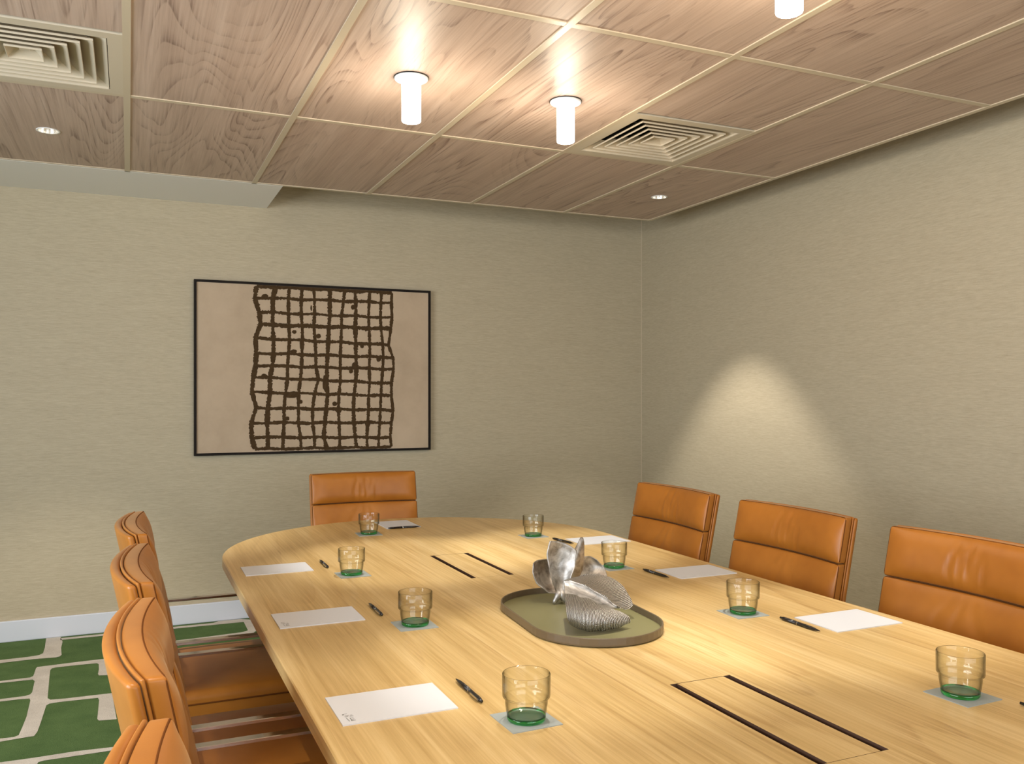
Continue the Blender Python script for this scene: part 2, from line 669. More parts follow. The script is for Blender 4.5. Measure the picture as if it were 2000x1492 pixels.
def make_vent():
    root = empty('air_vent')
    hw = 0.288
    bm = bmesh.new()
    fi = 0.245
    for (x0, x1, y0, y1) in ((-hw, hw, -hw, -fi), (-hw, hw, fi, hw), (-hw, -fi, -fi, fi), (fi, hw, -fi, fi)):
        box(bm, x0, x1, y0, y1, 0.0005, 0.010)
    from_bm('frame', bm, M['vent'], root)
    bm = bmesh.new()
    for (x0, x1, y0, y1) in ((-fi - .01, -fi, -fi, fi), (fi, fi + .01, -fi, fi), (-fi, fi, -fi - .01, -fi), (-fi, fi, fi, fi + .01)):
        box(bm, x0, x1, y0, y1, 0.0102, 0.16)
    box(bm, -fi, fi, -fi, fi, 0.161, 0.17)
    from_bm('duct', bm, M['duct'], root)

    def louvre(o_, rise, run, name):
        """square blade ring, flaring outwards to its lower lip"""
        bm = bmesh.new()
        th = 0.0022
        a = o_
        c_ = o_ - run
        loops = []
        for (rr, z) in ((a, 0.001), (a - th, 0.001), (a - th, 0.0075), (c_ - th, 0.0075 + rise), (c_, 0.0075 + rise), (a, 0.0075)):
            loops.append([bm.verts.new((sx * rr, sy * rr, z)) for sx, sy in ((-1, -1), (1, -1), (1, 1), (-1, 1))])
        for k in range(6):
            p, q = loops[k], loops[(k + 1) % 6]
            for i in range(4):
                j = (i + 1) % 4
                bm.faces.new((p[i], p[j], q[j], q[i]))
        from_bm(name, bm, M['vent'], root)
    for k in range(6):
        louvre(0.243 - 0.038 * k, 0.034, min(0.052, 0.243 - 0.038 * k - 0.012), 'louvre')
    bm = bmesh.new()
    box(bm, -0.016, 0.016, -0.016, 0.016, 0.018, 0.022)
    from_bm('centre_plate', bm, M['vent'], root)
    return root


vent = make_vent()
for i, (x, y) in enumerate(VENTS):
    o = vent if i == 0 else copy_tree(vent)
    o.location = (x, y, H)
    tag(o, vent_labels[i], 'air vent', 'ceiling air vents')

# ------------------------------------------------------------------ tube lamps
lamp_labels = ['glowing white tube lamp under the ceiling, leftmost of the row above the picture side',
               'glowing white tube lamp under the ceiling beside the right-hand air vent',
               'white tube lamp whose glow shows at the top edge of the photo',
               'glowing white tube lamp cut off by the top edge of the photo',
               'unseen white tube lamp added over the near end of the table for warm fill, left of two',
               'unseen white tube lamp added over the near end of the table for warm fill, right of two']


def make_lamp():
    root = empty('tube_lamp')
    bm = bmesh.new()
    lathe(bm, [(0.0575, 0.0035), (0.0585, 0.0005), (0.0585, -0.002), (0.056, -0.005), (0.040, -0.007)], 40)
    from_bm('flange', bm, M['white'], root, smooth=False)
    bm = bmesh.new()
    lathe(bm, [(0.0600, 0.0036), (0.0600, 0.0006), (0.0588, 0.0006), (0.0588, 0.0036)], 40, False, False)
    from_bm('shadow_ring', bm, M['blackmetal'], root)
    bm = bmesh.new()
    lathe(bm, [(0.0335, -0.0072), (0.0335, -0.145), (0.0325, -0.1485), (0.030, -0.150), (0.024, -0.150)], 40, False, True)
    from_bm('glass_tube', bm, M['tube'], root, smooth=True)
    d = bpy.data.lights.new('lamp_spot', 'SPOT')
    d.energy = LAMP_W * 12
    d.color = WARM
    d.spot_size = R(39)
    d.spot_blend = 0.6
    d.shadow_soft_size = 0.016
    s = bpy.data.objects.new('lamp_spot', d)
    COL.objects.link(s)
    s.parent = root
    s.location = (0, 0, -0.153)
    d = bpy.data.lights.new('lamp_flood', 'POINT')
    d.energy = FLOOD_W
    d.color = (1.0, 0.87, 0.67)
    d.shadow_soft_size = 0.03
    s = bpy.data.objects.new('lamp_flood', d)
    COL.objects.link(s)
    s.parent = root
    s.location = (0, 0, -0.185)
    return root


lamp = make_lamp()
for i, (x, y) in enumerate(LAMPS):
    o = lamp if i == 0 else copy_tree(lamp)
    o.location = (x, y, H)
    tag(o, lamp_labels[i], 'ceiling lamp', 'white tube lamps above the table')

# ------------------------------------------------------------------ recessed downlights
down_labels = ['small round recessed downlight below the left air vent',
               'small round recessed downlight in the ceiling panel near the corner of the walls',
               'small round recessed downlight over the left row of chairs',
               'small round recessed downlight over the right row of chairs']


def make_down():
    root = empty('recessed_downlight')
    bm = bmesh.new()
    lathe(bm, [(0.0395, 0.0036), (0.0455, 0.0036), (0.0450, 0.0012), (0.0395, 0.0020)], 36, False, False)
    from_bm('trim_ring', bm, M['white'], root, smooth=True)
    bm = bmesh.new()
    lathe(bm, [(0.0395, 0.0020), (0.0385, 0.012), (0.030, 0.045), (0.022, 0.055)], 36, False, False)
    from_bm('reflector', bm, M['reflector'], root, smooth=True)
    bm = bmesh.new()
    lathe(bm, [(0.022, 0.050), (0.020, 0.048), (0.001, 0.046)], 24, True, True)
    from_bm('bulb', bm, M['bulb'], root, smooth=True)
    d = bpy.data.lights.new('downlight_spot', 'SPOT')
    d.energy = DOWN_W
    d.color = (1.0, 0.94, 0.85)
    d.spot_size = R(74)
    d.spot_blend = 0.42
    d.shadow_soft_size = 0.015
    s = bpy.data.objects.new('downlight_spot', d)
    COL.objects.link(s)
    s.parent = root
    s.location = (0, 0, 0.004)
    return root


down = make_down()
for i, (x, y) in enumerate(DOWNS):
    o = down if i == 0 else copy_tree(down)
    o.location = (x, y, H)
    tag(o, down_labels[i], 'downlight', 'recessed downlights')
    if i >= 2:                                      # these two are dimmed
        for ch in o.children:
            if ch.type == 'LIGHT':
                ch.data = ch.data.copy()
                ch.data.energy = DOWN_W * 0.62

# ------------------------------------------------------------------ picture on the far wall
PX0, PX1, PZ0, PZ1 = 0.338, 1.740, 0.950, 1.950
pic = tag(empty('framed_picture', ((PX0 + PX1) / 2, D, PZ0)), 'framed abstract painting of a brown hand-drawn grid on a beige canvas', 'picture')
PW, PH = PX1 - PX0, PZ1 - PZ0
FW = 0.013
for nm, (x0, x1, z0, z1) in {'frame_rail': (-PW / 2, PW / 2, 0, FW), 'frame_rail.001': (-PW / 2, PW / 2, PH - FW, PH),
                             'frame_stile': (-PW / 2, -PW / 2 + FW, FW, PH - FW), 'frame_stile.001': (PW / 2 - FW, PW / 2, FW, PH - FW)}.items():
    bm = bmesh.new()
    box(bm, x0, x1, -0.036, -0.001, z0, z1)
    from_bm(nm.split('.')[0], bm, M['frame'], pic)
bm = bmesh.new()
box(bm, -PW / 2 + FW + 0.0005, PW / 2 - FW - 0.0005, -0.026, -0.004, FW + 0.0005, PH - FW - 0.0005)
from_bm('canvas', bm, M['canvas'], pic)
# brush strokes, traced as bands between grid knots
GC = [(95, 90), (1865, 158), (1863, 1345), (95, 1400)]


def canv(px, py):
    u_ = (px - 95) / 1769.0
    top = 90 + (158 - 90) * u_
    bot = 1400 + (1345 - 1400) * u_
    v_ = (py - top) / (bot - top)
    # the photo shows the canvas receding: undo the foreshortening along x
    g0, g1 = 1310.0, 1187.0
    w_ = u_ * g0 / (g1 + (g0 - g1) * u_) if False else u_ / (u_ + (1 - u_) * (g1 / g0))
    w_ = u_ * (1 / g1) / (u_ / g1 + (1 - u_) / g0) if False else w_
    uu = u_ * g0 / (u_ * g0 + (1 - u_) * g1) if False else (u_ * g1 ** -1) / (u_ * g1 ** -1 + (1 - u_) * g0 ** -1)
    return (-PW / 2 + FW + uu * (PW - 2 * FW), PH - FW - v_ * (PH - 2 * FW))


rowL = [115, 205, 315, 410, 515, 630, 725, 815, 930, 1050, 1165, 1275, 1365]
rowR = [155, 235, 350, 435, 560, 655, 745, 855, 950, 1060, 1155, 1270, 1345]
cols = [[487, 475, 505, 515, 480, 485, 480, 465, 455, 485, 450, 455, 475],
        [620, 600, 600, 598, 605, 605, 598, 580, 580, 565, 560, 565, 565],
        [718, 712, 712, 715, 720, 712, 705, 705, 690, 680, 680, 675, 670],
        [812, 805, 805, 812, 815, 810, 808, 800, 785, 785, 785, 800, 805],
        [900, 905, 905, 900, 910, 915, 915, 935, 905, 890, 890, 905, 905],
        [1025, 1022, 1022, 1015, 1010, 1005, 1000, 1000, 1005, 995, 985, 975, 1000],
        [1140, 1130, 1115, 1115, 1110, 1105, 1105, 1105, 1095, 1090, 1095, 1100, 1100],
        [1222, 1230, 1230, 1225, 1230, 1230, 1235, 1230, 1215, 1210, 1215, 1225, 1235],
        [1345, 1340, 1335, 1340, 1345, 1345, 1340, 1345, 1335, 1335, 1330, 1320, 1325],
        [1445, 1440, 1435, 1440, 1455, 1460, 1455, 1445, 1440, 1435, 1430, 1420, 1420],
        [1535, 1530, 1535, 1525, 1505, 1545, 1550, 1530, 1530, 1545, 1530, 1520, 1530]]
rnd = random.Random(7)


def knot(ci, ri):
    x = cols[ci][ri]
    k = (x - 470) / 1070
    return x, rowL[ri] + (rowR[ri] - rowL[ri]) * k + 5 * math.sin(ci * 2.1 + ri * 1.3)


def stroke(bm, pts, hw, seed):
    """ragged band through pts (crop pixels)"""
    dense = []
    for (a, b_) in zip(pts, pts[1:]):
        for k in range(14):
            t = k / 14
            tt = t * t * (3 - 2 * t) * 0.5 + t * 0.5
            dense.append((a[0] + (b_[0] - a[0]) * tt, a[1] + (b_[1] - a[1]) * tt))
    dense.append(pts[-1])
    L_, R_ = [], []
    for i, p in enumerate(dense):
        q0, q1 = dense[max(0, i - 1)], dense[min(len(dense) - 1, i + 1)]
        dx, dy = q1[0] - q0[0], q1[1] - q0[1]
        l_ = math.hypot(dx, dy) or 1
        nx, ny = -dy / l_, dx / l_
        wob = noise.noise((i * 0.16, seed * 3.7, 0)) * 0.45
        a = hw * (1.05 + wob + noise.noise((i * 0.83, seed, 3)) * 0.7)
        b_ = hw * (1.05 + wob + noise.noise((i * 0.83, seed, 9)) * 0.7)
        e = min(1, (i + 0.4) / 2, (len(dense) - i - 0.6) / 2)
        a *= e ** 0.5
        b_ *= e ** 0.5
        L_.append(canv(p[0] + nx * a, p[1] + ny * a))
        R_.append(canv(p[0] - nx * b_, p[1] - ny * b_))
    lo, hi = PH - FW - 0.001, FW + 0.001
    vl = [bm.verts.new((x, 0, max(hi, min(lo, z)))) for x, z in L_]
    vr = [bm.verts.new((x, 0, max(hi, min(lo, z)))) for x, z in R_]
    for i in range(len(vl) - 1):
        bm.faces.new((vl[i], vl[i + 1], vr[i + 1], vr[i]))


def add_stroke(fn, k):
    bm = bmesh.new()
    fn(bm)
    from_bm('brush_stroke', bm, M['paint'], pic, (0, -0.0264 - 0.0001 * (k % 5), 0))


kk = 0
for ci in range(11):
    add_stroke(lambda bm: stroke(bm, [knot(ci, ri) for ri in range(13)], 15 if ci in (0, 1, 5, 7) else 12, ci + 1), 0 + ci % 2)
for ri in range(13):
    add_stroke(lambda bm: stroke(bm, [knot(ci, ri) for ci in range(11)], 15 if ri in (0, 3) else 11.5, ri + 40), 2 + ri % 2)
blots = [(755, 465, 18, 14), (935, 495, 19, 18), (1280, 570, 17, 16), (1420, 668, 21, 20), (1222, 725, 26, 32), (1190, 762, 17, 17), (800, 1000, 17, 16),
         (1060, 1015, 19, 17), (700, 1130, 20, 16), (540, 800, 20, 12), (750, 617, 24, 18), (1205, 270, 17, 18), (676, 1250, 18, 26), (1326, 1165, 24, 26),
         (738, 950, 60, 22), (545, 193, 24, 18), (985, 860, 20, 60), (1090, 1060, 30, 24), (810, 560, 18, 45), (1450, 790, 15, 30), (850, 1168, 28, 14), (880, 280, 7, 22)]


def blot(bm, x, y, rx, ry, s):
    vs = []
    for i in range(20):
        a = 2 * math.pi * i / 20
        k = 1 + 0.22 * noise.noise((math.cos(a) * 1.7, math.sin(a) * 1.7, s))
        px, pz = canv(x + math.cos(a) * rx * k, y + math.sin(a) * ry * k)
        vs.append(bm.verts.new((px, 0, pz)))
    bm.faces.new(vs)


for s, (x, y, rx, ry) in enumerate(blots):
    bm = bmesh.new()
    blot(bm, x, y, rx, ry, s * 1.7)
    from_bm('paint_blot', bm, M['paint'], pic, (0, -0.0268, 0))

# ------------------------------------------------------------------ carpet: cream lines let into the green
S_ = 5.485


def fl(x, y):
    """crop coordinate of the traced carpet -> point on the floor"""
    u_, v_ = x / S_, 1220 + y / S_
    Z = 1694.4 * CAMH / (v_ - 770.3)
    X = (u_ - 1000) / 1694.4 * Z
    return (X * math.cos(TH) + Z * math.sin(TH), -X * math.sin(TH) + Z * math.cos(TH))


def inlay(pts, z=0.0012):
    bm = bmesh.new()
    vs = [bm.verts.new((x, y, z)) for x, y in pts]
    f_ = bm.faces.new(vs)
    bmesh.ops.triangulate(bm, faces=[f_])
    o = from_bm('carpet_line', bm, M['cream'])
    for p in o.data.polygons:
        if p.normal.z < 0:
            p.flip()
    o.parent = floor
    o.location = -Vector(floor.location)
    return o


def clampy(pts):
    return [(x, min(y, D - 0.017)) for x, y in pts]


traced = [
    [(500, 132), (652, 118), (670, 185), (655, 250), (660, 325), (640, 342), (600, 352), (350, 372), (0, 414), (-1400, 610), (-1400, 575), (0, 381), (300, 347), (420, 327), (462, 306), (480, 250)],
    [(385, 470), (400, 455), (560, 435), (840, 400), (1060, 374), (1180, 362), (1215, 540), (1060, 546), (1050, 530), (1060, 480), (1058, 425), (1040, 415), (850, 432), (600, 460), (555, 470),
     (538, 490), (530, 560), (510, 790), (540, 806), (700, 793), (1050, 752), (1200, 735), (1250, 1015), (1060, 1030), (1042, 1012), (1050, 940), (1062, 810), (1050, 786), (640, 830), (530, 848),
     (497, 866), (485, 900), (440, 1040), (400, 1150), (365, 1195), (200, 1222), (0, 1256), (-1500, 1500), (-1500, 1470), (0, 1223), (150, 1206), (200, 1186), (240, 1100), (285, 985), (325, 815),
     (318, 794), (200, 802), (0, 826), (-1500, 1020), (-1500, 998), (0, 800), (270, 766), (325, 748), (345, 725), (372, 605), (350, 590), (200, 606), (0, 627), (-1500, 815), (-1500, 795), (0, 606), (320, 568), (355, 553), (365, 530)],
    [(-400, 1535), (0, 1478), (350, 1430), (800, 1360), (1250, 1308), (1700, 1250), (1700, 1282), (1250, 1342), (800, 1410), (470, 1458), (410, 1476), (395, 1500), (300, 1800), (120, 1830), (240, 1520), (0, 1545), (-400, 1590)],
]
for tr_ in traced:
    inlay(clampy([fl(x, y) for x, y in tr_]))
# line along the picture wall behind the table
inlay([(-0.331, 5.155), (0.20, 5.150), (0.62, 5.142), (1.4, 5.14), (1.4, 5.165), (0.66, 5.17), (0.585, D - 0.02), (0.47, D - 0.02), (0.44, 5.19), (0.2, 5.19), (-0.331, 5.195)])
inlay([(0.60, 5.142), (0.655, 5.142), (0.645, 4.93), (0.62, 4.885), (0.30, 4.872), (-0.02, 4.87), (-0.02, 4.895), (0.30, 4.9), (0.57, 4.925), (0.60, 4.95)], 0.0013)


def bars(x, y, w, l, seed):
    q = random.Random(seed)
    r_ = 0.015
    inlay([(x + r_, y), (x + w - r_, y), (x + w, y + r_), (x + w + 0.01, y + l * 0.5), (x + w, y + l - r_), (x + w - r_, y + l), (x + r_, y + l), (x, y + l - r_), (x - 0.006, y + l * 0.5), (x, y + r_)])


def hline(x0, x1, y, t):
    inlay([(x0, y), ((x0 + x1) / 2, y - 0.006), (x1, y), (x1, y + t), ((x0 + x1) / 2, y + t - 0.006), (x0, y + t)], 0.0011)


q = random.Random(5)
for row in range(15):
    y = 3.25 - row * 0.36
    hline(-2.3, WX - 0.1, y, 0.022)
    x = -2.2 + q.random() * 0.3
    while x < WX - 0.3:
        bars(x, y - 0.3, 0.06, 0.32, row)
        x += 0.45 + q.random() * 0.35
for row in range(5):
    y = 4.9 - row * 0.33
    hline(0.75, WX - 0.1, y, 0.022)
    hline(-2.3, -0.95, y, 0.022)
    x = 0.8 + q.random() * 0.3
    while x < WX - 0.3:
        bars(x, y - 0.28, 0.06, 0.30, row)
        x += 0.45 + q.random() * 0.35

# ------------------------------------------------------------------ conference table
TX, TR, TY0, TYC = 1.045, 0.75, -0.35, 3.107
TT = 0.034
SLOTS = [(0.969, 1.113, 1.026, 1.429), (0.969, 1.113, 2.503, 2.910)]
table = tag(empty('conference_table', (TX, 1.7, 0)), 'long oak conference table with a rounded end and two cable hatches', 'table')


def outline(inset):
    r_ = TR - inset
    pts = [(TX + r_ * math.cos(math.pi * i / 72), TYC + r_ * math.sin(math.pi * i / 72)) for i in range(73)]
    return pts + [(TX - r_, TYC - 1.2), (TX - r_, TY0 + inset + 0.0), (TX + r_, TY0 + inset + 0.0), (TX + r_, TYC - 1.2)]


bm = bmesh.new()


def cap(z, inset, flip):
    es = []
    loop = [bm.verts.new((x, y, z)) for x, y in outline(inset)]
    loops = [loop]
    for x0, x1, y0, y1 in SLOTS:
        loops.append([bm.verts.new(p) for p in ((x0, y0, z), (x1, y0, z), (x1, y1, z), (x0, y1, z))])
    for lp in loops:
        for i in range(len(lp)):
            es.append(bm.edges.new((lp[i], lp[(i + 1) % len(lp)])))
    bmesh.ops.triangle_fill(bm, use_beauty=True, use_dissolve=False, edges=es)
    return loops


def ring(z0, i0, z1, i1):
    a = [bm.verts.new((x, y, z0)) for x, y in outline(i0)]
    c_ = [bm.verts.new((x, y, z1)) for x, y in outline(i1)]
    fs = []
    for i in range(len(a)):
        j = (i + 1) % len(a)
        fs.append(bm.faces.new((a[i], a[j], c_[j], c_[i])))
    return fs


cap(T, 0.0025, False)
cap(T - TT, 0.004, True)
sm = ring(T, 0.0025, T - 0.0025, 0) + ring(T - 0.0025, 0, T - TT + 0.004, 0) + ring(T - TT + 0.004, 0, T - TT, 0.004)
for x0, x1, y0, y1 in SLOTS:
    c4 = ((x0, y0), (x1, y0), (x1, y1), (x0, y1))
    for i in range(4):
        j = (i + 1) % 4
        bm.faces.new([bm.verts.new(p) for p in ((*c4[i], T), (*c4[j], T), (*c4[j], T - TT), (*c4[i], T - TT))]).material_index = 1
smi = [f_.index for f_ in sm]
me = bpy.data.meshes.new('table_top')
bm.normal_update()
for f_ in bm.faces:
    c_ = f_.calc_center_median()
    if abs(f_.normal.z) > 0.9:
        if (c_.z > T - 0.01) != (f_.normal.z > 0):
            f_.normal_flip()
bm.to_mesh(me)
bm.free()
me.materials.append(M['oak'])
me.materials.append(M['oakdark'])
top = link_mesh('table_top', me, None, table, (-TX, -1.7, 0))
for x0, x1, y0, y1 in SLOTS:
    bm = bmesh.new()
    box(bm, x0 + 0.0165, x1 - 0.0165, y0 + 0.0015, y1 - 0.0015, T - 0.018, T - 0.0002)
    lid = from_bm('hatch_lid', bm, M['oak'], table, (-TX, -1.7, 0))
    lid.data.materials.append(M['oakdark'])
    for p in lid.data.polygons:
        if p.normal.z < 0.5:
            p.material_index = 1
    bm = bmesh.new()
    t_ = 0.003
    zb, zt = T - 0.11, T - TT - 0.0003
    box(bm, x0 - t_, x1 + t_, y0 - t_, y1 + t_, zb - t_, zb)
    box(bm, x0 - t_, x0, y0 - t_, y1 + t_, zb, zt)
    box(bm, x1, x1 + t_, y0 - t_, y1 + t_, zb, zt)
    box(bm, x0, x1, y0 - t_, y0, zb, zt)
    box(bm, x0, x1, y1, y1 + t_, zb, zt)
    from_bm('cable_trough', bm, M['oakdark'], table, (-TX, -1.7, 0))
for y0, y1 in ((0.2, 0.9), (1.55, 2.35), (2.95, 3.2)):
    bm = bmesh.new()
    box(bm, TX - 0.24, TX + 0.24, y0, y1, 0, T - TT - 0.0004 - (0.0 if y0 != 9 else 0.1))
    bmesh.ops.bevel(bm, geom=[e_ for e_ in bm.edges if abs(e_.verts[0].co.z - e_.verts[1].co.z) > 0.1], offset=0.03, segments=3, affect='EDGES')
    from_bm('pedestal', bm, M['oak'], table, (-TX, -1.7, 0))

# ------------------------------------------------------------------ chairs
BK = 0.027          # how far the middle of the back sits behind its ends
SL = 0.205          # recline
CW = 0.2625         # half width of the back
ZT = 0.912


def backx(y, z):
    """front face of the back cushions"""
    return -0.26 + SL * (ZT - z) - BK * (1 - (y / CW) ** 2)


def thick(y):
    """the back cushions are fuller in the middle than at their ends"""
    return 0.80 + 0.20 * (1 - (y / CW) ** 2)


def cushion(parent, name, z0, z1, creases, seed, th=0.034, pf=0.024):
    zc, hz = (z0 + z1) / 2, (z1 - z0) / 2
    hy = 0.2585

    def fn(x, y, z):
        fx = (x + th / 2) / th                      # 0 rear .. 1 front
        pz = z / hz
        py = y / hy
        puff = pf * max(0, 1 - py ** 8) * max(0, 1 - abs(pz) ** 3) ** 0.8
        wr = 0.0
        for cy_, w_, dpt, sk, top_, bot_ in creases:
            yy = y - cy_ - sk * z + 0.004 * math.sin(z * 60 + cy_ * 90)
            fade = 1 / (1 + math.exp(-(top_ - pz) * 6)) * 1 / (1 + math.exp(-(pz - bot_) * 6))
            wr -= 1.7 * dpt * math.exp(-(yy / w_) ** 2) * fade
        wr += 0.0012 * noise.noise((y * 14, z * 9, seed))
        zz = zc + z
        xx = backx(y, zz) + (x - th / 2) * thick(y) + fx * (puff + wr * max(0, 1 - py ** 8) * max(0, 1 - pz ** 8))
        return (xx, y, zz)
    bm = bmesh.new()
    rbox(bm, (th / 2, hy, hz), 0.0065, (1, 56, 18), fn, 3)
    c_ = from_bm(name, bm, M['leather'], parent, smooth=True)
    # welt seam round the front panel
    pts = []
    rr = 0.009

    def P(y, z, off=-0.0022):
        return (backx(y, zc + z) + off, y, zc + z)
    ny, nz = 24, 8
    hy2, hz2 = hy - 0.0012, hz - 0.0012
    corner = []
    for (sy, sz, a0) in ((1, 1, 0), (-1, 1, 90), (-1, -1, 180), (1, -1, 270)):
        for k in range(5):
            a = R(a0 + 90 * k / 4)
            pts.append((sy * (hy2 - rr) + rr * math.cos(a), sz * (hz2 - rr) + rr * math.sin(a)))
    dense = []
    for i in range(len(pts)):
        a, b_ = pts[i], pts[(i + 1) % len(pts)]
        n_ = max(1, int(math.hypot(b_[0] - a[0], b_[1] - a[1]) / 0.02))
        for k in range(n_):
            dense.append(P(a[0] + (b_[0] - a[0]) * k / n_, a[1] + (b_[1] - a[1]) * k / n_))
    bm = bmesh.new()
    tube(bm, dense, 0.0016, 6, True)
    from_bm('welt_seam', bm, M['seam'], c_, smooth=True)
    return c_


def slab(parent, name, z0, z1, front, th, hw, r_, material):
    """thin curved leather slab behind the cushions, front = distance behind the cushion face"""
    zc, hz = (z0 + z1) / 2, (z1 - z0) / 2

    def fn(x, y, z):
        zz = zc + z
        rear = (0.5 - x / th) * (0.004 if th > 0.01 else 0) * (1 - (y / CW) ** 2)
        return (backx(y, zz) - front + 0.034 * (1 - thick(y)) - th / 2 + x - rear, y, zz)
    bm = bmesh.new()
    rbox(bm, (th / 2, hw, hz), r_, (1, 24, 14), fn, 4)
    return from_bm(name, bm, material, parent, smooth=True)


def make_chair():
    root = empty('conference_chair')
    head = cushion(root, 'head_cushion', 0.770, 0.912,
                   [(-0.045, 0.006, 0.0030, 0.10, 0.75, -0.9), (-0.020, 0.005, 0.0024, -0.08, 0.6, -0.95), (0.006, 0.006, 0.0032, 0.06, 0.8, -0.9), (0.030, 0.005, 0.0022, 0.12, 0.5, -1.0), (0.052, 0.007, 0.0020, -0.1, 0.3, -1.0)], 2.0)
    back = cushion(root, 'back_cushion', 0.470, 0.7675,
                   [(-0.10, 0.010, 0.0022, 0.5, 1.1, 0.2), (-0.02, 0.009, 0.0022, 0.15, 1.1, 0.35), (0.10, 0.012, 0.0024, -0.6, 1.1, 0.2)], 5.0)
    pip = slab(root, 'piping', 0.405, 0.9125, 0.0350, 0.0056, 0.2600, 0.0027, M['leather'])
    shell = slab(root, 'back_shell', 0.400, 0.909, 0.0418, 0.0175, 0.2625, 0.0080, M['leather'])
    # seams each side of the piping
    # seat
    bm = bmesh.new()

    def sfn(x, y, z):
        k = (1 - (x / 0.26) ** 4) * (1 - (y / 0.25) ** 4)
        zz = z + (0.014 * k if z > 0 else 0) - (0.03 * max(0, (x - 0.12) / 0.14) ** 2)
        return (x + 0.03, y, 0.405 + zz)
    rbox(bm, (0.26, 0.25, 0.045), 0.022, (14, 14, 1), sfn, 4)
    seat = from_bm('seat', bm, M['leather'], root, smooth=True)
    bm = bmesh.new()
    pts = []
    for (sx, sy, a0) in ((1, 1, 0), (-1, 1, 90), (-1, -1, 180), (1, -1, 270)):
        for k in range(5):
            a = R(a0 + 90 * k / 4)
            pts.append((sx * (0.2605 - 0.03) + 0.03 * math.cos(a), sy * (0.2505 - 0.03) + 0.03 * math.sin(a)))
    dense = []
    for i in range(len(pts)):
        a, b_ = pts[i], pts[(i + 1) % len(pts)]
        n_ = max(1, int(math.hypot(b_[0] - a[0], b_[1] - a[1]) / 0.03))
        for k in range(n_):
            x, y = a[0] + (b_[0] - a[0]) * k / n_, a[1] + (b_[1] - a[1]) * k / n_
            dense.append((x + 0.03, y, 0.418 - 0.03 * max(0, (x - 0.12) / 0.14) ** 2))
    tube(bm, dense, 0.0022, 6, True)
    from_bm('seat_seam', bm, M['seam'], seat, smooth=True)
    # flat chrome arm loops
    path = []
    xa, xb, zt, zb, rc = -0.245, 0.20, 0.604, 0.385, 0.045
    path.append((xa, zt))
    for k in range(9):
        a = R(90 - 90 * k / 8)
        path.append((xb - rc + rc * math.cos(a), zt - rc + rc * math.sin(a)))
    for k in range(9):
        a = R(0 - 90 * k / 8)
        path.append((xb - rc + rc * math.cos(a), zb + rc + rc * math.sin(a)))
    path.append((-0.10, zb))
    for sg in (-1, 1):
        bm = bmesh.new()
        rings = []
        for i, (x, z) in enumerate(path):
            p0, p1 = path[max(0, i - 1)], path[min(len(path) - 1, i + 1)]
            tx, tz = p1[0] - p0[0], p1[1] - p0[1]
            l_ = math.hypot(tx, tz)
            nx, nz = -tz / l_, tx / l_
            w_, t_ = 0.0125, 0.004
            rings.append([bm.verts.new((x + nx * t_ * a, sg * 0.2755 + w_ * c_, z + nz * t_ * a)) for a, c_ in ((1, -0.85), (0.75, -1), (-0.75, -1), (-1, -0.85), (-1, 0.85), (-0.75, 1), (0.75, 1), (1, 0.85))])
        for a, c_ in zip(rings, rings[1:]):
            for k in range(8):
                j = (k + 1) % 8
                bm.faces.new((a[k], a[j], c_[j], c_[k]))
        bm.faces.new(rings[0][::-1])
        bm.faces.new(rings[-1])
        from_bm('armrest', bm, M['chrome'], root)
    # mount plate, column, star base
    bm = bmesh.new()
    box(bm, -0.12, 0.14, -0.11, 0.11, 0.335, 0.3598)
    from_bm('seat_plate', bm, M['blackmetal'], root)
    bm = bmesh.new()
    lathe(bm, [(0.03, 0.334), (0.03, 0.18), (0.038, 0.178), (0.038, 0.05)], 24)
    from_bm('column', bm, M['chrome'], root, smooth=False)
    for k in range(5):
        a = 2 * math.pi * k / 5 + math.pi
        bm = bmesh.new()
        ca, sa = math.cos(a), math.sin(a)
        rings = []
        for (d, w_, z0, z1) in ((0.036, 0.022, 0.055, 0.105), (0.16, 0.019, 0.05, 0.08), (0.29, 0.014, 0.030, 0.050)):
            rings.append([bm.verts.new((ca * d - sa * w, sa * d + ca * w, z)) for w, z in ((-w_, z0), (w_, z0), (w_, z1), (-w_, z1))])
        for p, q_ in zip(rings, rings[1:]):
            for i in range(4):
                j = (i + 1) % 4
                bm.faces.new((p[i], p[j], q_[j], q_[i]))
        bm.faces.new(rings[0][::-1])
        bm.faces.new(rings[-1])
        lg = from_bm('base_leg', bm, M['chrome'], root)
        bm = bmesh.new()
        lathe(bm, [(0.016, 0.0), (0.018, 0.004), (0.018, 0.026), (0.012, 0.0298)], 16)
        gd = from_bm('glide', bm, M['blackmetal'], lg, (ca * 0.272, sa * 0.272, 0))
    return root


chair = make_chair()
CH = [(0.309, 2.865, 0, 'cognac leather chair farthest along the left side of the table'),
      (0.309, 2.190, 0, 'cognac leather chair on the left side, second from the picture wall'),
      (0.309, 1.535, 0, 'cognac leather chair on the left side with its whole curved back and seams in view'),
      (0.309, 0.860, 0, 'cognac leather chair on the left side with only its top showing'),
      (1.788, 3.010, 180, 'cognac leather chair on the right side nearest the corner of the walls'),
      (1.788, 2.315, 180, 'cognac leather chair on the right side, middle one of three'),
      (1.788, 1.625, 180, 'cognac leather chair on the right side cut off by the right edge of the photo'),
      (1.055, 3.940, -91.5, 'cognac leather chair at the rounded end of the table below the picture')]
for i, (x, y, a, lb) in enumerate(CH):
    o = chair if i == 0 else copy_tree(chair)
    o.location = (x, y, 0)
    o.rotation_euler = (0, 0, R(a))
    tag(o, lb, 'chair', 'cognac leather conference chairs')

